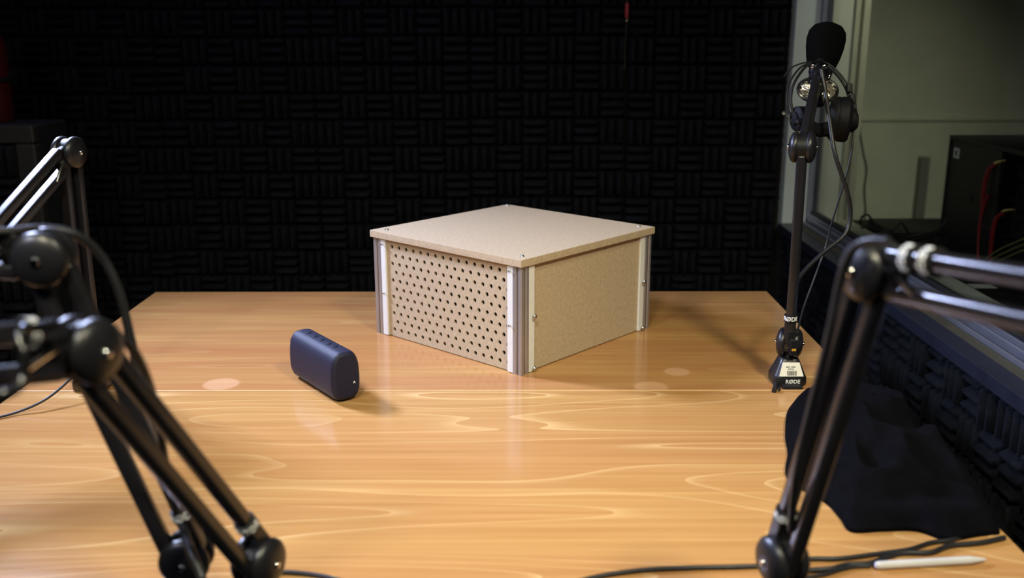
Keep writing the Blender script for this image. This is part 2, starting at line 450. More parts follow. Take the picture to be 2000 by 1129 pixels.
# ------------------------------------------------------------------ the perforated MDF box
BX, BY, BA, BS = -.0018, 1.7974, .835, .3797
bx = thing('wooden_box', 'square MDF box with perforated front and aluminium corner posts on the desk', 'box', (BX, BY, TZ), BA)
hs, LT, HB = BS/2, .0132, .2
PO = hs-.004                                       # outer face of the posts
bm = B((-hs, -hs, HB-LT), (hs, hs, HB), .0012, 2)
lid = obj('lid', bm, M['mdf'], bx)
for (x, y) in ((-.1688, .1658), (-.1673, -.1707), (.1745, .1745), (.1713, -.1650)):
    bm = bmesh.new(); lathe(bm, [(0, -.002), (.0042, -.002), (.0042, .0004), (.0034, .0016), (.0018, .0018), (.0016, .0008), (0, .0008)], (x, y, HB), (0, 0, 1), 16)
    obj('screw', bm, M['screw'], lid)
def post_profile():
    s, g, d, r = .010, .0032, .0058, .0012
    q = [(-s+r, -s), (-g, -s), (-g+.0012, -s+.0018), (-g-.0018, -s+.0020), (-g-.0018, -s+.0034), (-.0028, -s+d), (.0028, -s+d), (g+.0018, -s+.0034), (g+.0018, -s+.0020), (g-.0012, -s+.0018), (g, -s), (s-r, -s)]
    pts = []
    for k in range(4):
        c, sn = math.cos(k*math.pi/2), math.sin(k*math.pi/2)
        pts += [(x*c-y*sn, x*sn+y*c) for x, y in q]
    return pts
pp = post_profile()
for sx in (-1, 1):
    for sy in (-1, 1):
        bm = bmesh.new(); cx, cy = sx*(PO-.010), sy*(PO-.010)
        lo = [bm.verts.new((cx+x, cy+y, 0)) for x, y in pp]; hi = [bm.verts.new((cx+x, cy+y, HB-LT-.0002)) for x, y in pp]
        for i in range(len(pp)): j = (i+1) % len(pp); bm.faces.new((lo[i], lo[j], hi[j], hi[i]))
        bm.faces.new(lo[::-1]); bm.faces.new(hi)
        obj('corner_post', bm, M['alu'], bx)
PI_, ZP0, ZP1 = PO-.0205, .0015, HB-LT-.0005      # panel half width, bottom, top
PF = PO-.0050                                      # panel front plane
def perforated():
    """panel in the plane x = -PF (facing -x), 11 staggered rows of holes"""
    bm = bmesh.new(); th = .003
    px, pz, y0, zb = .01935, .01585, .1385, .0150    # first hole is at +y (seen on the left)
    half = PI_
    rows = 11
    def quad(a, b, c, d, x): bm.faces.new([bm.verts.new((x, p[0], p[1])) for p in (a, b, c, d)])
    NH = 20
    def cell(yc, zc, w, h, r=.0038):
        ring = []
        for k in range(NH):
            a = 2*math.pi*k/NH; c, s = math.cos(a), math.sin(a)
            m = max(abs(c)/(w/2), abs(s)/(h/2)); ring.append((yc+c/m, zc+s/m, yc+r*c, zc+r*s))
        cs = [(yc+sx*w/2, zc+sy*h/2) for sx, sy in ((1, 1), (-1, 1), (-1, -1), (1, -1))]
        for x in (-PF, -PF+th):
            ou = [bm.verts.new((x, q[0], q[1])) for q in ring]; inn = [bm.verts.new((x, q[2], q[3])) for q in ring]
            for k in range(NH): j = (k+1) % NH; bm.faces.new((ou[k], ou[j], inn[j], inn[k]))
            for (cyy, czz) in cs:                        # fill the corners of the cell
                ks = sorted(range(NH), key=lambda k: (ring[k][0]-cyy)**2+(ring[k][1]-czz)**2)[:2]
                bm.faces.new((bm.verts.new((x, cyy, czz)), bm.verts.new((x, ring[ks[0]][0], ring[ks[0]][1])), bm.verts.new((x, ring[ks[1]][0], ring[ks[1]][1]))))
        a = [bm.verts.new((-PF, q[2], q[3])) for q in ring]; b = [bm.verts.new((-PF+th, q[2], q[3])) for q in ring]
        for k in range(NH): j = (k+1) % NH; bm.faces.new((a[k], a[j], b[j], b[k]))
    def slab(ya, yb, za, zb_):
        for x in (-PF, -PF+th): quad((ya, za), (yb, za), (yb, zb_), (ya, zb_), x)
    for r in range(rows):
        zc = zb + r*pz; n = 16 if r % 2 == 0 else 15; st = y0 if r % 2 == 0 else y0-px/2
        for i in range(n): cell(st-i*px, zc, px, pz)
        slab(st+px/2, half, zc-pz/2, zc+pz/2); slab(-half, st-(n-1)*px-px/2, zc-pz/2, zc+pz/2)
    slab(-half, half, ZP0, zb-pz/2); slab(-half, half, zb+(rows-.5)*pz, ZP1)
    for (ya, za, yb, zb_) in ((-half, ZP0, half, ZP0), (-half, ZP1, half, ZP1), (-half, ZP0, -half, ZP1), (half, ZP0, half, ZP1)):
        bm.faces.new([bm.verts.new(p) for p in ((-PF, ya, za), (-PF, yb, zb_), (-PF+th, yb, zb_), (-PF+th, ya, za))])
    bmesh.ops.remove_doubles(bm, verts=bm.verts, dist=1e-6)
    return bm
p = obj('perforated_panel', perforated(), M['mdf'], bx, smooth=False); p['label'] = 'MDF side panel drilled with staggered rows of round holes'
obj('side_panel', B((-PI_, -PF, ZP0), (PI_, -PF+.006, ZP1), .0006), M['mdf'], bx)
obj('side_panel', B((-PI_, PF-.006, ZP0), (PI_, PF, ZP1), .0006), M['mdf'], bx)
obj('side_panel', B((PF-.006, -PI_, ZP0), (PF, PI_, ZP1), .0006), M['mdf'], bx)
ln = obj('lining', B((-PF+.0032, -PI_+.002, ZP0+.001), (-PF+.0055, PI_-.002, ZP1-.001)), M['cloth'], bx, smooth=False); ln['label'] = 'black cloth lining seen through the holes'
def strip_x(x0, ya, yb):                            # white angle strip on the perforated side
    return obj('edge_strip', B((x0, ya, .001), (x0+.0042, yb, ZP1), .0006), M['white'], bx)
def bolt(p, axis, parent, k=1.0):
    bm = bmesh.new(); lathe(bm, [(0, -.003), (.0019*k, -.003), (.0019*k, .0035*k), (.0034*k, .0037*k), (.0036*k, .0050*k), (.0026*k, .0062*k), (0, .0064*k)], p, axis, 14)
    return obj('bolt', bm, M['screw'], parent)
for (ya, yb, zs, yy) in ((.1530, .1655, (.083, .177), .1585), (-.1675, -.1540, (.084, .177), -.1610)):
    st = strip_x(-PF-.0044, ya, yb)
    for z in zs: bolt((-PF-.0050, yy, z), (-1, 0, 0), st, .62)
for (xa, xb, xx) in ((-.1655, -.1515, -.1560), (.1520, .1655, .1600)):
    st = obj('edge_strip', B((xa, -PF-.0042, .001), (xb, -PF-.0002, ZP1), .0006), M['white'], bx)
    for z in (.098, .0065): bolt((xx, -PF-.0045, z), (0, -1, 0), st, 1.15)

# ------------------------------------------------------------------ portable speaker
pa, pb = tab(655, 789), tab(573, 737)
ax = (pa-pb).normalized(); pn = V((-ax.y, ax.x, 0)); 
if pn.y < 0: pn = -pn
LW = .160; HT, DT = .079, .050
mid = (pa+pb)/2 + pn*.020
sp = thing('portable_speaker', 'small navy-black portable wireless speaker standing upright across the desk seam', 'speaker', (mid.x, mid.y, TZ), math.atan2(ax.y, ax.x))
def sp_section(k, x, inset):
    pts = []; n = 48
    for i in range(n):
        a = 2*math.pi*i/n; c, s = math.cos(a), math.sin(a)
        e = 2/3.6
        y = math.copysign(abs(c)**e, c)*(DT/2-inset); z = math.copysign(abs(s)**e, s)*(HT/2-inset)
        y *= 1 - .16*max(0, z/(HT/2))**1.5
        pts.append((x, y, HT/2+.002+z))
    return pts
bm = bmesh.new(); rings = []
for x, ins in ((-LW/2, .0075), (-LW/2+.0015, .0035), (-LW/2+.005, .0010), (-LW/2+.010, 0), (LW/2-.010, 0), (LW/2-.005, .0010), (LW/2-.0015, .0035), (LW/2, .0075)):
    rings.append([bm.verts.new(p) for p in sp_section(0, x, ins)])
for p_, q_ in zip(rings, rings[1:]):
    for i in range(48): j = (i+1) % 48; bm.faces.new((p_[i], p_[j], q_[j], q_[i]))
bm.faces.new(rings[0][::-1]); bm.faces.new(rings[-1])
obj('body', bm, M['spk'], sp)
bm = bmesh.new(); box(bm, (-LW/2+.018, -.015, 0), (LW/2-.018, .015, .006), .002); obj('rubber_foot', bm, M['rubber'], sp)
for k, x in enumerate((-.048, -.024, 0, .024, .044)):
    bm = bmesh.new(); lathe(bm, [(0, -.001), (.0052, -.001), (.0052, .0008), (.0040, .0013), (0, .0014)], (x, -.001, HT+.0017), (0, 0, 1), 18)
    obj('button', bm, M['spkrub'], sp)
bm = bmesh.new(); tube(bm, spline([V((-LW/2+.004, -.014, .052)), V((-LW/2-.005, -.015, .055)), V((-LW/2-.006, -.015, .063)), V((-LW/2+.003, -.014, .067))], 6), .0016, 8)
o = obj('strap_loop', bm, M['leg'], sp); o['label'] = 'grey strap loop at the far end'
bm = text_bm('A', .0055); bm.transform(Matrix.Translation((LW/2+.0002, .012, .030)) @ Matrix.Rotation(math.pi/2, 4, 'Z'))
o = obj('emblem', bm, M['print'], sp, smooth=False); o['label'] = 'tiny white emblem on the end face'

# ------------------------------------------------------------------ microphone boom arms
L1 = .317
CAPR = .024
def cap_bm(c, n):
    bm = bmesh.new()
    return lathe(bm, [(.0, -.004), (.0225, -.004), (.0238, -.002), (.0240, .0002), (.0234, .0028), (.0210, .0056), (.0160, .0081), (.0090, .0097), (0, .0102)], c, n, 40)
def screw_bm(c, n, r=.0036):
    bm = bmesh.new()
    return lathe(bm, [(0, -.002), (r, -.002), (r, .0008), (r*.8, .0020), (r*.4, .0024), (0, .0025)], c, n, 16)
def band(parent, c, t, face, w=.0195, length=.013, txt='RØDE', size=.0098, name='label_band'):
    """black strap round a tube at c (axis t) with white letters on the side that faces `face`"""
    t = V(t).normalized(); f = V(face); f = (f - t*f.dot(t)).normalized(); s = t.cross(f)
    bm = bmesh.new(); r = w/2
    lathe(bm, [(r*.8, -length/2), (r, -length/2+.001), (r, length/2-.001), (r*.8, length/2)], c, t, 28)
    b = obj(name, bm, M['rubber'], parent, world=True)
    tb = text_bm(txt, size, bend=r+.0003)
    # text local: x right, -y out, z up
    x, y, z = s, -f, t
    if x.cross(y).dot(z) < 0: x = -x
    tb.transform(mat4(V(c), x, y, z))
    l = obj('lettering', tb, M['print'], b, smooth=False, world=True); l['label'] = 'white brand lettering'
    return b
def arm(label, b, e, d2, rz_foot, L2=L1, sep=.031, lower_band=.045, bands=(), sw=.0145, hook=True, endjoint=True, ubev=.0046):
    b, e = V(b), V(e)
    root = thing('boom_stand', label, 'boom arm', (b.x, b.y, TZ), 0, 'microphone boom arms clamped to the desks')
    t1 = (e-b).normalized()
    hd = V((d2.x, d2.y, 0)).normalized()                 # heading of the arm plane
    n = V((hd.y, -hd.x, 0))
    if n.y > 0: n = -n                                   # n faces the camera
    t1p = (t1 - n*t1.dot(n)).normalized()
    pe1 = n.cross(t1p).normalized()
    if pe1.dot(hd) > 0: pe1 = -pe1                       # away from the heading
    t2 = d2.normalized(); pe2 = n.cross(t2).normalized()
    if pe2.z < 0: pe2 = -pe2
    W = lambda name, bm, m, par=root, sm=True: obj(name, bm, m, par, sm, world=True)
    # foot, neck
    fm = Matrix.Translation((b.x, b.y, TZ)) @ Matrix.Rotation(rz_foot, 4, 'Z')
    bm = bmesh.new()
    prof = [(.026, .024, 0), (.0275, .026, .003), (.0275, .026, .013), (.0255, .0235, .017), (.0185, .0175, .034), (.0150, .0145, .042), (.0100, .0105, .0455)]
    rings = []
    for w, dd, z in prof:
        ring = []
        for i in range(32):
            a = 2*math.pi*i/32; c, s = math.cos(a), math.sin(a); ee = 2/4.5
            ring.append(bm.verts.new((math.copysign(abs(c)**ee, c)*w, math.copysign(abs(s)**ee, s)*dd, z)))
        rings.append(ring)
    for p_, q_ in zip(rings, rings[1:]):
        for i in range(32): j = (i+1) % 32; bm.faces.new((p_[i], p_[j], q_[j], q_[i]))
    bm.faces.new(rings[0][::-1]); bm.faces.new(rings[-1]); bm.transform(fm)
    foot = W('foot', bm, M['cap'])
    bm = bmesh.new(); lathe(bm, [(.0095, .0455), (.0080, .049), (.0075, .058), (.0105, .061)], (b.x, b.y, TZ), (0, 0, 1), 24); W('swivel_neck', bm, M['arm'])
    # base joint
    bm = bmesh.new(); lathe(bm, [(.0, -.010), (.0185, -.010), (.0185, .010), (0, .010)], b, n, 28); W('base_joint', bm, M['arm'])
    for s in (1, -1):
        c = obj('joint_cap', cap_bm(b+n*(s*.0110), n*s), M['cap'], root, world=True)
        obj('screw', screw_bm(b+n*(s*.0210), n*s), M['chrome'], c, world=True)
    # lower tubes (t1p plane): the rear one carries the label band
    for s in (1, -1):
        a0 = b + pe1*(s*sep/2*.9) + t1*(.016 if s > 0 else -.004); a1 = e + pe1*(s*sep/2*.9) - t1*.010
        W('lower_tube', beam(bmesh.new(), a0, a1, sw, sw, n, ubev), M['arm'])
    cb = b + pe1*(sep/2*.9) + t1*lower_band
    bm = beam(bmesh.new(), b+pe1*(sep/2*.9)+t1*.004, cb, sw*1.15, sw*1.05, n, .003); W('tube_socket', bm, M['cap'])
    band(root, cb, t1, V((CP.x-cb.x, CP.y-cb.y, 0)), w=sw*1.42)
    # elbow
    bm = bmesh.new(); lathe(bm, [(0, -.0085), (.0205, -.0085), (.0205, .0085), (0, .0085)], e, n, 32)
    beam(bm, e, e+t2*.034+pe2*.0, .012, .036, n, .003)
    W('elbow_bracket', bm, M['rubber'])
    for s in (1, -1):
        c = obj('elbow_cap', cap_bm(e+n*(s*.0110), n*s), M['cap'], root, world=True)
        obj('screw', screw_bm(e+n*(s*.0210), n*s, .0042), M['chrome'], c, world=True)
    f = e + t2*L2
    for s in (1, -1):
        a0 = e + pe2*(s*sep/2*.9) + t2*.020; a1 = f + pe2*(s*sep/2*.9) - t2*(.004 if s > 0 else .004)
        W('upper_tube', beam(bmesh.new(), a0, a1, sw, sw, n, ubev), M['arm'])
    for k in bands:
        cb2 = e + pe2*(sep/2*.9) + t2*k
        band(root, cb2, t2, CP-cb2, w=sw*1.5, name='cable_strap')
    if hook:
        bm = bmesh.new(); q = e + n*.011
        tube(bm, spline([q+t2*.030+pe2*.006, q+t2*.046-pe2*.001, q+t2*.062-pe2*.010], 4), .0024, 8)
        o = W('spring_hook', bm, M['chrome']); o['label'] = 'bright steel spring hook'
    if endjoint:
        bm = bmesh.new(); lathe(bm, [(0, -.010), (.014, -.010), (.019, -.007), (.0195, .007), (.014, .010), (0, .010)], f+t2*.008, n, 28); W('end_joint', bm, M['cap'])
        bm = bmesh.new(); lathe(bm, [(.006, 0), (.006, .03), (.009, .03), (.009, .042), (0, .042)], f+t2*.014, V((t2.x*.3, t2.y*.3, .2)), 18); W('mounting_stud', bm, M['arm'])
    return root, f, n, t1, t2, foot
def meet(px, py, o, hd):                                   # photo ray meets the arm's vertical plane
    n = V((hd.y, -hd.x, 0)); d = ray(px, py); return CP + d*((o-CP).dot(n)/d.dot(n))
def elbow(bb, px, py, L, near):
    d = ray(px, py); a = d.dot(d); q = 2*d.dot(CP-bb); c = (CP-bb).dot(CP-bb)-L*L
    t = (-q + (-1 if near else 1)*math.sqrt(max(0, q*q-4*a*c)))/2/a; return CP+d*t
def heading(b, e): return V((e.x-b.x, e.y-b.y, 0)).normalized()
ARMS = {}
# A: near left, elbow close to the camera
b = tab(505, 1095, .07); e = elbow(b, 165, 683, .317, True); hd = heading(b, e); g = meet(-20, 696, e, hd)
ARMS['A'] = arm('black boom arm at the left front, its elbow lowest of the three left elbows', b, e, g-e, .2, bands=(.052,))
A_b, A_e = b, e
# B: behind it, elbow at the left edge
b = tab(365, 1088, .07); e = elbow(b, 87, 502, .3125, True); hd = V((math.cos(math.radians(184.6)), math.sin(math.radians(184.6)), 0)); g = meet(0, 497, e, hd)
ARMS['B'] = arm('black boom arm at the left edge, its round elbow midway up the left side', b, e, g-e, .3)
B_b, B_e = b, e
# C: right front
b = tab(1528, 1092, .07); e = elbow(b, 1706, 528, .317, True); hd = heading(b, e); g = meet(2000, 583, e, hd)
ARMS['C'] = arm('black boom arm at the right front, bent elbow before the window sill', b, e, g-e, -.25, bands=(.045, .066))
C_b, C_e = b, e
# D: far right, vertical lower tube, carries the microphone and headphones
b = V((.447, 1.509, TZ+.067)); e = V((.445, 1.509, 1.123)); d2 = V((.097, .264, .104))
ARMS['D'] = arm('black boom arm standing upright at the right, headphones and microphone on it', b, e, d2, .0, L2=.27, sep=.026, bands=(), hook=False)
D_b, D_e = b, e
# E: far left, base hidden behind A
e = aty(135, 297, 1.488); b = V((e.x-.004, 1.488, TZ+.067)); g = dep(-60, 520, 1.30)
ARMS['E'] = arm('black boom arm farthest back at the left, its glossy upper tubes shining white', b, e, g-e, 0, sep=.033, ubev=.0028)
E_b, E_e = b, e

# foot of arm D: sticker, lettering
rootD, footD = ARMS['D'][0], ARMS['D'][5]
def on_foot(w0, w1, z0, z1, y0, y1, lift=.0006):
    """a slanted patch on the front of arm D's foot"""
    bm = bmesh.new(); c = V((D_b.x, D_b.y, TZ))
    fr = [(-w0, -y0-lift, z0), (w0, -y0-lift, z0), (w1, -y1-lift, z1), (-w1, -y1-lift, z1)]
    lo = [bm.verts.new(c+V(p)) for p in fr]; hi = [bm.verts.new(c+V(p)+V((0, .0008, 0))) for p in fr]
    bm.faces.new(lo); bm.faces.new(hi[::-1])
    for i in range(4): j = (i+1) % 4; bm.faces.new((lo[i], lo[j], hi[j], hi[i]))
    return bm
s = obj('sticker', on_foot(.0195, .0135, .0175, .0385, .0238, .0162), M['sticker'], footD, world=True, smooth=False); s['label'] = 'white inventory sticker with a barcode'
for k in range(6): pass
bm = bmesh.new()
rb = random.Random(3); x = -.007
while x < .007:
    w = rb.choice((.0006, .0010, .0014)); 
    z0, z1 = .0190, .0262; yy = lambda z: -(.0238 + (.0162-.0238)*(z-.0175)/.021) - .0012
    c = V((D_b.x, D_b.y, TZ)); bm.faces.new([bm.verts.new(c+V(p)) for p in ((x, yy(z0), z0), (x+w, yy(z0), z0), (x+w, yy(z1), z1), (x, yy(z1), z1))]); x += w + rb.choice((.0007, .0011))
for (xa, xb, z0, z1) in ((-.0085, -.0025, .0315, .0325), (-.0005, .0065, .0315, .0325), (-.006, .004, .0285, .0293)):
    bm.faces.new([bm.verts.new(c+V(p)) for p in ((xa, yy(z0), z0), (xb, yy(z0), z0), (xb, yy(z1), z1), (xa, yy(z1), z1))])
obj('barcode', bm, M['ink'], footD, world=True, smooth=False)
tb = text_bm('RØDE', .0088); tb.transform(Matrix.Translation((D_b.x+.002, D_b.y-.0268, TZ+.0090)))
o = obj('lettering', tb, M['print'], footD, world=True, smooth=False); o['label'] = 'white brand lettering'
bm = B((D_b.x-.016, D_b.y-.040, TZ+.0003), (D_b.x+.016, D_b.y-.018, TZ+.006), .002)
obj('clamp_tab', bm, M['rubber'], rootD, world=True)
bm = B((D_b.x-.0065, D_b.y-.0262, D_b.z-.014), (D_b.x+.0065, D_b.y-.016, D_b.z+.012), .002)
box(bm, (D_b.x-.010, D_b.y-.020, D_b.z+.008), (D_b.x+.010, D_b.y-.004, D_b.z+.026), .003)
o = obj('hinge_block', bm, M['cap'], rootD, world=True)
bm = B((D_b.x-.0035, D_b.y-.0272, D_b.z-.006), (D_b.x+.0035, D_b.y-.0258, D_b.z-.002), .0005)
o = obj('amber_mark', bm, M['amber'], rootD, world=True); o['label'] = 'small amber mark'

# ------------------------------------------------------------------ microphone and headphones on arm D
mt = dep(1611, 92, 1.76); mb = dep(1603, 132, 1.742)
mic = thing('microphone', 'studio microphone under a big black foam windscreen, atop the upright right arm', 'microphone', mb)
axm = (dep(1614, 60, 1.76)-dep(1601, 135, 1.755)).normalized()
bm = bmesh.new(); lathe(bm, [(0, -.040), (.019, -.040), (.025, -.036), (.0300, -.020), (.0335, 0), (.0345, .014), (.0325, .027), (.0265, .036), (.016, .0415), (0, .043)], mt, axm, 36)
obj('windscreen', bm, M['wind'], mic, world=True)
bm = bmesh.new(); lathe(bm, [(0, 0), (.016, 0), (.019, .004), (.019, .022), (.021, .026), (.021, .04), (0, .04)], mt-axm*.075, axm, 28)
o = obj('body', bm, M['arm'], mic, world=True)
bm = bmesh.new()
for px, py, r in ((1588, 128, .005), (1611, 129, .0055), (1620, 149, .003)): lathe(bm, [(0, -.003), (r, -.002), (r, .001), (r*.6, .003), (0, .0035)], dep(px, py, 1.695), -FW, 16)
o = obj('thumb_screw', bm, M['chrome'], mic, world=True); o['label'] = 'bright thumb screws'
cR = dep(1597, 176, 1.70)
bm = bmesh.new(); u_, v_ = RT, (UP*.88+FW*.3).normalized()
tube(bm, [cR+u_*(.034*math.cos(a))+v_*(.024*math.sin(a)) for a in [2*math.pi*k/40 for k in range(41)]], .0032, 8)
obj('shock_mount_ring', bm, M['arm'], mic, world=True)
bm = bmesh.new(); rr = random.Random(5)
for k in range(14):
    a = 2*math.pi*k/14; p0 = cR+u_*(.031*math.cos(a))+v_*(.021*math.sin(a)); p1 = cR+u_*(.012*math.cos(a+.9))+v_*(.010*math.sin(a+.9))-FW*.006
    tube(bm, [p0, (p0+p1)/2+FW*rr.uniform(-.004, .004), p1], .0022, 6)
for sx in (-1, 1):
    q = cR+u_*(sx*.019)+v_*.004
    lathe(bm, [(0, -.004), (.009, -.003), (.011, 0), (.008, .004), (0, .005)], q, -FW+RT*sx*.4, 18, sx=1, sy=.8)
o = obj('elastic_mount', bm, M['shine'], mic, world=True); o['label'] = 'silvery elastic suspension'
bm = bmesh.new(); tube(bm, [mt-axm*.074, cR+v_*.02, cR, cR-v_*.03], .008, 12); obj('mount_stem', bm, M['arm'], mic, world=True)

hp = thing('headphones', 'black over-ear headphones hanging from the microphone arm before the window', 'headphones', dep(1606, 128, 1.69))
Dh = 1.70
def wire(pts, r): return T([dep(x, y, Dh+dz) for x, y, dz in pts], r, 8, 8)
bm = wire([(1548, 236, -.01), (1537, 200, -.01), (1541, 165, -.005), (1560, 135, 0), (1580, 124, .0), (1604, 120, .02), (1628, 132, .02), (1652, 160, .01), (1668, 192, .005), (1673, 225, 0)], .0017)
tube(bm, spline([dep(x, y, Dh+dz) for x, y, dz in [(1554, 238, -.012), (1545, 200, -.012), (1550, 165, -.008), (1570, 134, 0), (1586, 124, 0), (1606, 121, .022), (1624, 135, .022), (1645, 160, .012), (1660, 192, .004), (1670, 228, 0)]], 8), .0024, 8)
tube(bm, spline([dep(x, y, Dh+dz) for x, y, dz in [(1531, 150, .0), (1545, 133, 0), (1565, 124, 0), (1584, 121, .0)]], 8), .0014, 8)
obj('headband', bm, M['rubber'], hp, world=True)
bm = wire([(1563, 232, -.012), (1580, 247, -.015), (1600, 254, -.01), (1625, 250, 0)], .0125)
o = obj('head_strap', bm, M['pad'], hp, world=True); o['label'] = 'soft padded strap sagging between the cups'
def cup(c, axis, r, th, par):
    """cup body, cushion as its sub-part; axis points outward"""
    bm = bmesh.new(); lathe(bm, [(0, -.004), (r*.96, -.004), (r, .0), (r, th*.45), (r*.9, th*.62), (r*.55, th*.72), (r*.5, th*.95), (r*.42, th), (0, th)], c, axis, 36, sy=1, sx=.92)
    o = obj('ear_cup', bm, M['pad'], par, world=True)
    bm = bmesh.new(); lathe(bm, [(r*.45, -.004), (r*.62, -.018), (r*.82, -.019), (r*.98, -.012), (r*1.0, -.0045)], c, axis, 36, sx=.92)
    obj('cushion', bm, M['pad'], o, world=True)
    return o
cup(dep(1641, 233, Dh+.0), RT*.93-FW*.22-UP*.12, .0390, .026, hp)
cup(dep(1562, 232, Dh-.012), -RT*.93-FW*.30-UP*.06, .0215, .014, hp)
bm = bmesh.new(); lathe(bm, [(0, 0), (.013, 0), (.0165, .003), (.0165, .012), (.013, .015), (0, .015)], dep(1657, 236, Dh-.002), RT*.95-FW*.15, 24)
for (px, py) in ((1659, 172), (1665, 193)): box(bm, (-.005, -.004, -.008), (.005, .004, .008), .002, 2, mat4(dep(px, py, Dh), *frame(UP, RT)))
obj('yoke', bm, M['rubber'], hp, world=True)
bm = bmesh.new(); lathe(bm, [(0, -.003), (.0055, -.003), (.0055, .001), (.003, .003), (0, .003)], dep(1561, 237, Dh-.035), -FW+UP*.3, 18)
for (px, py, r) in ((1531, 221, .004),): lathe(bm, [(0, -.003), (r, -.003), (r, .002), (0, .003)], dep(px, py, Dh-.01), -FW+UP*.3, 14)
tube(bm, [dep(1531, 221, Dh-.01), dep(1545, 236, Dh-.01), dep(1553, 240, Dh-.01)], .0016, 6)
o = obj('slider_screw', bm, M['cap'], hp, world=True)

# ------------------------------------------------------------------ cables in the air
def cable(label, pts, r, m='cable', cat='cable', name='cable', n=8):
    bm = bmesh.new(); tube(bm, spline(pts, n), r, 10)
    return tag(obj(name, bm, M[m]), label, cat)
P = lambda L: [dep(*q) for q in L]
cable('thick black microphone cable looping down from the right arm microphone to its foot', P([(1604, 136, 1.67), (1612, 180, 1.665), (1621, 240, 1.65), (1632, 305, 1.64), (1655, 375, 1.65), (1661, 420, 1.66), (1650, 458, 1.66), (1606, 495, 1.65), (1565, 537, 1.63), (1546, 580, 1.60), (1536, 640, 1.585), (1528, 690, 1.585)]) + [tab(1517, 745, .006), tab(1512, 764, .003)], .0038)
cable('thin black headphone cord hanging from the right ear cup', P([(1667, 252, 1.70), (1664, 290, 1.70), (1652, 345, 1.705), (1628, 424, 1.72), (1612, 484, 1.73), (1590, 545, 1.72), (1570, 600, 1.70), (1556, 650, 1.66)]) + [tab(1526, 735, .004), tab(1522, 762, .003)], .0019)
cable('grey-black cable arching over the elbow at the left edge down to its arm foot', P([(-60, 452, .80), (20, 452, .82), (90, 447, .845), (150, 460, .86), (200, 503, .88), (232, 570, .89), (255, 660, .90), (275, 745, .91), (300, 840, .915), (330, 950, .92), (352, 1015, .915), (372, 1075, .88), (395, 1129, .87)]), .0042)
cable('black cable bowing out right of the lowest left elbow', P([(150, 640, .70), (190, 630, .715), (225, 650, .73), (265, 690, .755), (290, 745, .79), (305, 800, .82), (316, 860, .85), (328, 930, .88), (345, 1000, .90)]), .0036)
cable('glossy black cable looping around the tubes at the lower left edge', P([(-40, 785, .60), (0, 772, .60), (32, 758, .605), (47, 733, .61), (45, 690, .612), (38, 660, .615), (48, 642, .62), (72, 640, .63), (110, 630, .64)]), .0034, 'glosscable')
cable('black cable running down the left side of the right front arm', P([(1735, 470, .70), (1700, 470, .715), (1672, 482, .73), (1652, 515, .745), (1637, 570, .76), (1622, 645, .775), (1600, 735, .80), (1577, 825, .825), (1558, 910, .845), (1549, 975, .87), (1545, 1035, .89)]) , .0036)
cable('thin black cable rising from the desk behind the lowest left elbow', [tab(-30, 822, .003), tab(30, 806, .004), tab(75, 788, .012), tab(110, 765, .022), tab(150, 728, .04), tab(175, 700, .05)], .0020)
# cables on the desk
t = lambda L, z=.003: [tab(x, y, z) for x, y in L]
cable('black cable lying along the bottom edge right of centre', t([(1060, 1160), (1150, 1130), (1250, 1114), (1350, 1109), (1440, 1107), (1500, 1104), (1580, 1092), (1640, 1091), (1720, 1081), (1776, 1073), (1818, 1060), (1856, 1055), (1900, 1040)]), .0026)
cable('black cable passing just behind the white stylus', t([(1500, 1122), (1583, 1114), (1625, 1111), (1655, 1103), (1700, 1100), (1734, 1087), (1765, 1080), (1818, 1079), (1855, 1066), (1915, 1060), (1962, 1050)], .0032), .0030)
cable('second black cable curling below the stylus cable', t([(1500, 1140), (1583, 1127), (1615, 1121), (1640, 1113), (1668, 1107), (1700, 1105.5)], .0024), .0022)
cable('black cable at the bottom edge beside the lower left arm foot', t([(520, 1124), (548, 1118), (580, 1119), (615, 1123), (650, 1130), (700, 1145)]), .0026)

# ------------------------------------------------------------------ white stylus
p0, p1 = tab(1709, 1104.5, .0045), tab(1927, 1092.5, .0045)
st = thing('stylus', 'white stylus pen lying on the desk before the black jacket', 'stylus', p0)
dL = (p1-p0).length
bm = bmesh.new(); lathe(bm, [(0, 0), (.0026, .0003), (.0039, .0018), (.0044, .005), (.0044, dL*.83), (.0041, dL*.86)], p0, p1-p0, 24); obj('barrel', bm, M['stylus'], st, world=True)
bm = bmesh.new(); lathe(bm, [(.0041, dL*.86), (.0022, dL*.95), (.0008, dL*.995), (0, dL)], p0, p1-p0, 24); obj('tip', bm, M['stylus'], st, world=True)

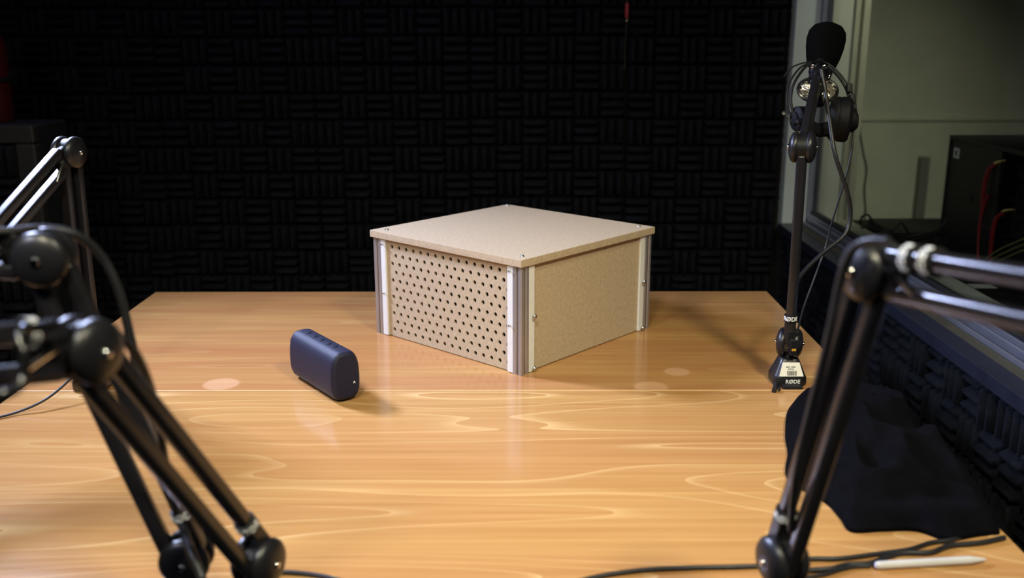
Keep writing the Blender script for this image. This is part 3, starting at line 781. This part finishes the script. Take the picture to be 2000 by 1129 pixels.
# ------------------------------------------------------------------ jacket heaped on the right edge of the desk
def jacket():
    out = [tab(1616, 738), tab(1575, 772), tab(1540, 805), tab(1533, 850), tab(1538, 890), tab(1534, 930), tab(1560, 955), tab(1612, 985), tab(1640, 1015), tab(1662, 1041), tab(1725, 1040), tab(1790, 1040),
           tab(1850, 1058), tab(1910, 1050), tab(1965, 1042), V((.595, 1.02, TZ)), V((.615, 1.12, TZ)), V((.625, 1.25, TZ)), V((.630, 1.38, TZ)), V((.625, 1.48, TZ)), V((.610, 1.58, TZ)), V((.585, 1.61, TZ))]
    poly = spline(out + [out[0]], 6)[:-1]
    c = V((.50, 1.26, TZ)); bm = bmesh.new(); rr = random.Random(21)
    from mathutils import noise as mn
    nr = 40; na = len(poly)
    rings = []
    def H(p, k):
        q = V((p.x*7, p.y*7, 1.3))
        warp = V((mn.noise(q*.8), mn.noise(q*.8+V((5, 2, 0))), 0))*.9
        f1 = 1-abs(mn.noise(q*.75+warp*1.0))*2.2
        f2 = 1-abs(mn.noise(q*1.9+warp*1.4+V((9, 4, 0))))*2.0
        f3 = mn.noise(q*4.2+warp*2+V((1, 7, 2)))
        dome = (1-k**2.6)
        edge = min(1, (1-k)/.10)
        h = .006 + dome*(.018 + .030*max(0, f1)) + edge*(.014*max(0, f2) + .006*f3)
        return max(.004, h)
    for i in range(nr+1):
        k = (i/nr)**.8
        ring = []
        for j, p in enumerate(poly):
            wob = 1 + .0*math.sin(j)
            v = c.lerp(p, k*wob); h = H(v, k)
            z = TZ + h
            ov = v.x-(XRd-.012)
            if ov > 0: z -= min(.09, ov*1.3)*(.6+.4*k)
            ring.append(bm.verts.new((v.x, v.y, z)))
            if i == 0: break
        rings.append(ring)
    for i in range(nr):
        p, q = rings[i], rings[i+1]
        for j in range(na):
            k = (j+1) % na
            if len(p) == 1: bm.faces.new((p[0], q[j], q[k]))
            else: bm.faces.new((p[j], q[j], q[k], p[k]))
    low = []
    for j, v in enumerate(rings[-1]):
        low.append(bm.verts.new((v.co.x, v.co.y, min(v.co.z-.003, TZ+.0012) if v.co.x < XRd-.012 else v.co.z-.006)))
    for j in range(na): k = (j+1) % na; bm.faces.new((rings[-1][j], low[j], low[k], rings[-1][k]))
    return bm
o = obj('jacket', jacket(), M['cloth']); tag(o, 'black fabric jacket heaped over the right edge of the desk', 'jacket')

# ------------------------------------------------------------------ control room behind the glass
ZD = .665
ct = thing('console_desk', 'dark console desk in the control room behind the window', 'desk', (1.50, 2.2, 0))
obj('desktop', B((1.06, 1.0, ZD-.03), (2.1, 3.35, ZD), .003), M['deskdark'], ct, world=True)
for x in (1.12, 2.04):
    for y in (1.06, 3.28): obj('leg', B((x-.03, y-.03, 0), (x+.03, y+.03, ZD-.0305), .003), M['leg'], ct, world=True)
a = atx(1690, 425, 1.12)
rt = thing('network_device', 'flat black device box on the console by the far window jamb', 'device', (1.27, 2.98, ZD))
o = obj('case', B((-.13, -.10, .006), (.15, .12, .052), .006), M['device'], rt)
for sx in (-.11, .13):
    for sy in (-.08, .1): obj('foot', B((sx-.008, sy-.008, 0), (sx+.008, sy+.008, .0058)), M['rubber'], rt)
bm = bmesh.new()
for k in range(6): box(bm, (-.11+k*.035, -.1035, .018), (-.09+k*.035, -.0995, .034), .001)
obj('port', bm, M['panel'], rt)
rk = thing('equipment_rack', 'black equipment rack with open cable side behind the window at the right', 'equipment rack', (1.30, 2.93, ZD))
# local: +x into the control room, -y toward the camera
obj('end_panel', B((0, -.012, 0), (.42, 0, .335), .002), M['device'], rk)
obj('end_panel', B((0, -.95, 0), (.42, -.938, .335), .002), M['device'], rk)
obj('top_panel', B((0, -.937, .323), (.42, -.0125, .335), .002), M['device'], rk)
o = obj('rear_panel', B((.004, -.32, .002), (.012, -.0125, .322), .001), M['device'], rk)
obj('sticker', B((.002, -.070, .272), (.0038, -.035, .302)), M['sticker'], o, smooth=False)
s_ = obj('sticker_mark', B((.0012, -.058, .280), (.0019, -.047, .294)), M['ink'], o, smooth=False)
obj('sticker', B((.002, -.175, .160), (.0038, -.150, .182)), M['panel'], o, smooth=False)
for k in range(4):
    z = .015+k*.078
    u = obj('rack_unit', B((.05, -.93, z), (.40, -.325, z+.066), .003), M['panel'], rk)
    bm = bmesh.new()
    for q in range(8): lathe(bm, [(0, -.004), (.009, -.004), (.009, .003), (.006, .003), (.006, 0), (0, 0)], (.05, -.36-q*.07, z+.033), (-1, 0, 0), 14)
    obj('socket', bm, M['device'], u)
kit = thing('equipment_case', 'flat dark equipment case lying on top of the rack at the right edge', 'case', (1.47, 2.42, ZD+.336))
obj('base', B((-.12, -.30, 0), (.18, .12, .040), .006), M['panel'], kit)
obj('top_cover', B((-.115, -.295, .0405), (.175, .115, .052), .004), M['device'], kit)
def rk_cable(label, plug, pts, r=.006):
    X = 1.318
    p = atx(*plug, X); path = [atx(x, y, X-.012-.012*math.sin(i)) for i, (x, y) in enumerate(pts)]
    o = thing('patch_cable', label, 'cable', path[0], 0, 'red patch cables at the rack')
    obj('wire', tube(bmesh.new(), spline(path, 8), r, 10), M['redcable'], o, world=True)
    bm = bmesh.new(); d = (path[0]-p); q = path[0]
    lathe(bm, [(0, -.012), (.0055, -.012), (.007, -.006), (.007, .014), (.005, .022), (.0035, .034), (0, .034)], q, V((.15, -.9, .25)), 14); g = obj('plug', bm, M['gold'], o, world=True); g['label'] = 'gold jack plug'
rk_cable('red patch cable with the upper gold plug, hanging down the rack', (1972, 308), [(1950, 318), (1930, 335), (1921, 375), (1917, 425), (1906, 480), (1897, 535), (1892, 600)])
rk_cable('red patch cable with the lower gold plug, arching down the rack', (1985, 410), [(1965, 413), (1946, 428), (1938, 460), (1934, 505), (1930, 560), (1928, 600)])
cable('thin dark red cord crossing between the two gold-plug cables', [atx(x, y, 1.295) for x, y in ((1930, 380), (1915, 430), (1910, 490), (1913, 540), (1918, 600))], .0035, 'redcable')
for k, (nm) in enumerate(('upper', 'middle', 'lower')):
    cable(f'yellow-green cable slanting right behind the glass, {nm} of three', [atx(x, y+k*11, 1.26) for x, y in ((1905, 525), (1940, 495), (1975, 477), (2030, 455))], .0024, 'yellowcable')
cable('thin black cord hanging down the cream wall with a red plug behind the glass', [V((aty(1694, 0, YC-.008).x, YC-.008, ZC-.002))]+[aty(x, y, YC-.008) for x, y in ((1692, -20), (1688, 30), (1680, 80), (1676, 110))], .0062)
q = thing('hanging_plug_cord', 'black cord hanging from a small red plug on the cream wall', 'cord', aty(1682, 118, 4.1))
obj('wire', T([aty(x, y, 4.1) for x, y in ((1681, 130), (1680, 190), (1679, 250), (1686, 300), (1692, 330), (1688, 370), (1690, 410), (1688, 425), (1688, 470))], .0045), M['cable'], q, world=True)
bm = bmesh.new(); lathe(bm, [(0, 0), (.006, 0), (.007, .01), (.006, .03), (.003, .036), (0, .036)], aty(1682, 128, 4.1), V((.05, 0, 1)), 14); o = obj('plug', bm, M['redcable'], q, world=True); o['label'] = 'red plug'
for k, pts in enumerate([[(1680, 440), (1683, 424), (1695, 420), (1703, 432), (1698, 446), (1684, 450), (1678, 460)], [(1675, 455), (1690, 442), (1715, 452), (1745, 448), (1760, 436), (1775, 455)], [(1700, 462), (1730, 455), (1775, 462), (1830, 448), (1850, 430)]]):
    cable(('small loop of black cord at the left corner of the flat device', 'black cord lying across the front of the flat device', 'black cord trailing right from the flat device to the rack')[k], [aty(x, y, 2.855-.01*k) for x, y in pts], .0032)
pp_ = thing('paper_note', 'small white paper scrap on the console below the rack', 'paper', (1.20, 2.42, ZD))
obj('sheet', B((-.03, -.02, .0003), (.03, .02, .0012)), M['sticker'], pp_, smooth=False)

# ------------------------------------------------------------------ light
def area(name, loc, target, size, power, col, sy=None, spread=180):
    l = bpy.data.lights.new(name, 'AREA'); l.energy = power; l.color = col; l.size = size
    if sy: l.shape = 'RECTANGLE'; l.size_y = sy
    l.spread = math.radians(spread)
    o = bpy.data.objects.new(name, l); COL.objects.link(o); o.location = loc
    d = V(target)-V(loc); o.rotation_euler = d.to_track_quat('-Z', 'Y').to_euler(); return o
area('key_lamp', (-1.28, 2.08, 1.82), (-.05, 1.12, .74), .24, 17, (.56, .65, 1.0), spread=82)
area('front_left_lamp', (-.95, .30, 1.95), (-.1, 1.5, .80), .16, 4.8, (.80, .83, 1.0), spread=120)
area('warm_ceiling_lamp', (-.30, -.15, 2.45), (0, 1.0, .74), .25, 5.6, (1.0, .94, .68), spread=80)
area('warm_ceiling_lamp_right', (.75, .1, 2.45), (.20, 1.2, .74), .25, 7.4, (1.0, .94, .68), spread=80)
area('cool_ceiling_spot_rear', (-.9, 2.30, 2.45), (.1, 1.2, .74), .15, 4, (.52, .54, 1.0))
area('control_room_fill', (1.5, 2.2, 2.4), (1.20, 4.6, .25), .3, 3.6, (1.0, .98, .76), spread=58)  # unseen light added and aimed to brighten the lower control-room wall
w = bpy.data.worlds.new('world'); S.world = w; w.use_nodes = True
w.node_tree.nodes['Background'].inputs[0].default_value = (.02, .02, .025, 1); w.node_tree.nodes['Background'].inputs[1].default_value = .1
S.view_settings.view_transform = 'Standard'; S.view_settings.look = 'None'; S.view_settings.exposure = 0; S.view_settings.gamma = 1
S.view_settings.use_curve_mapping = False
S.cycles.use_denoising = True
S.cycles.max_bounces = 8
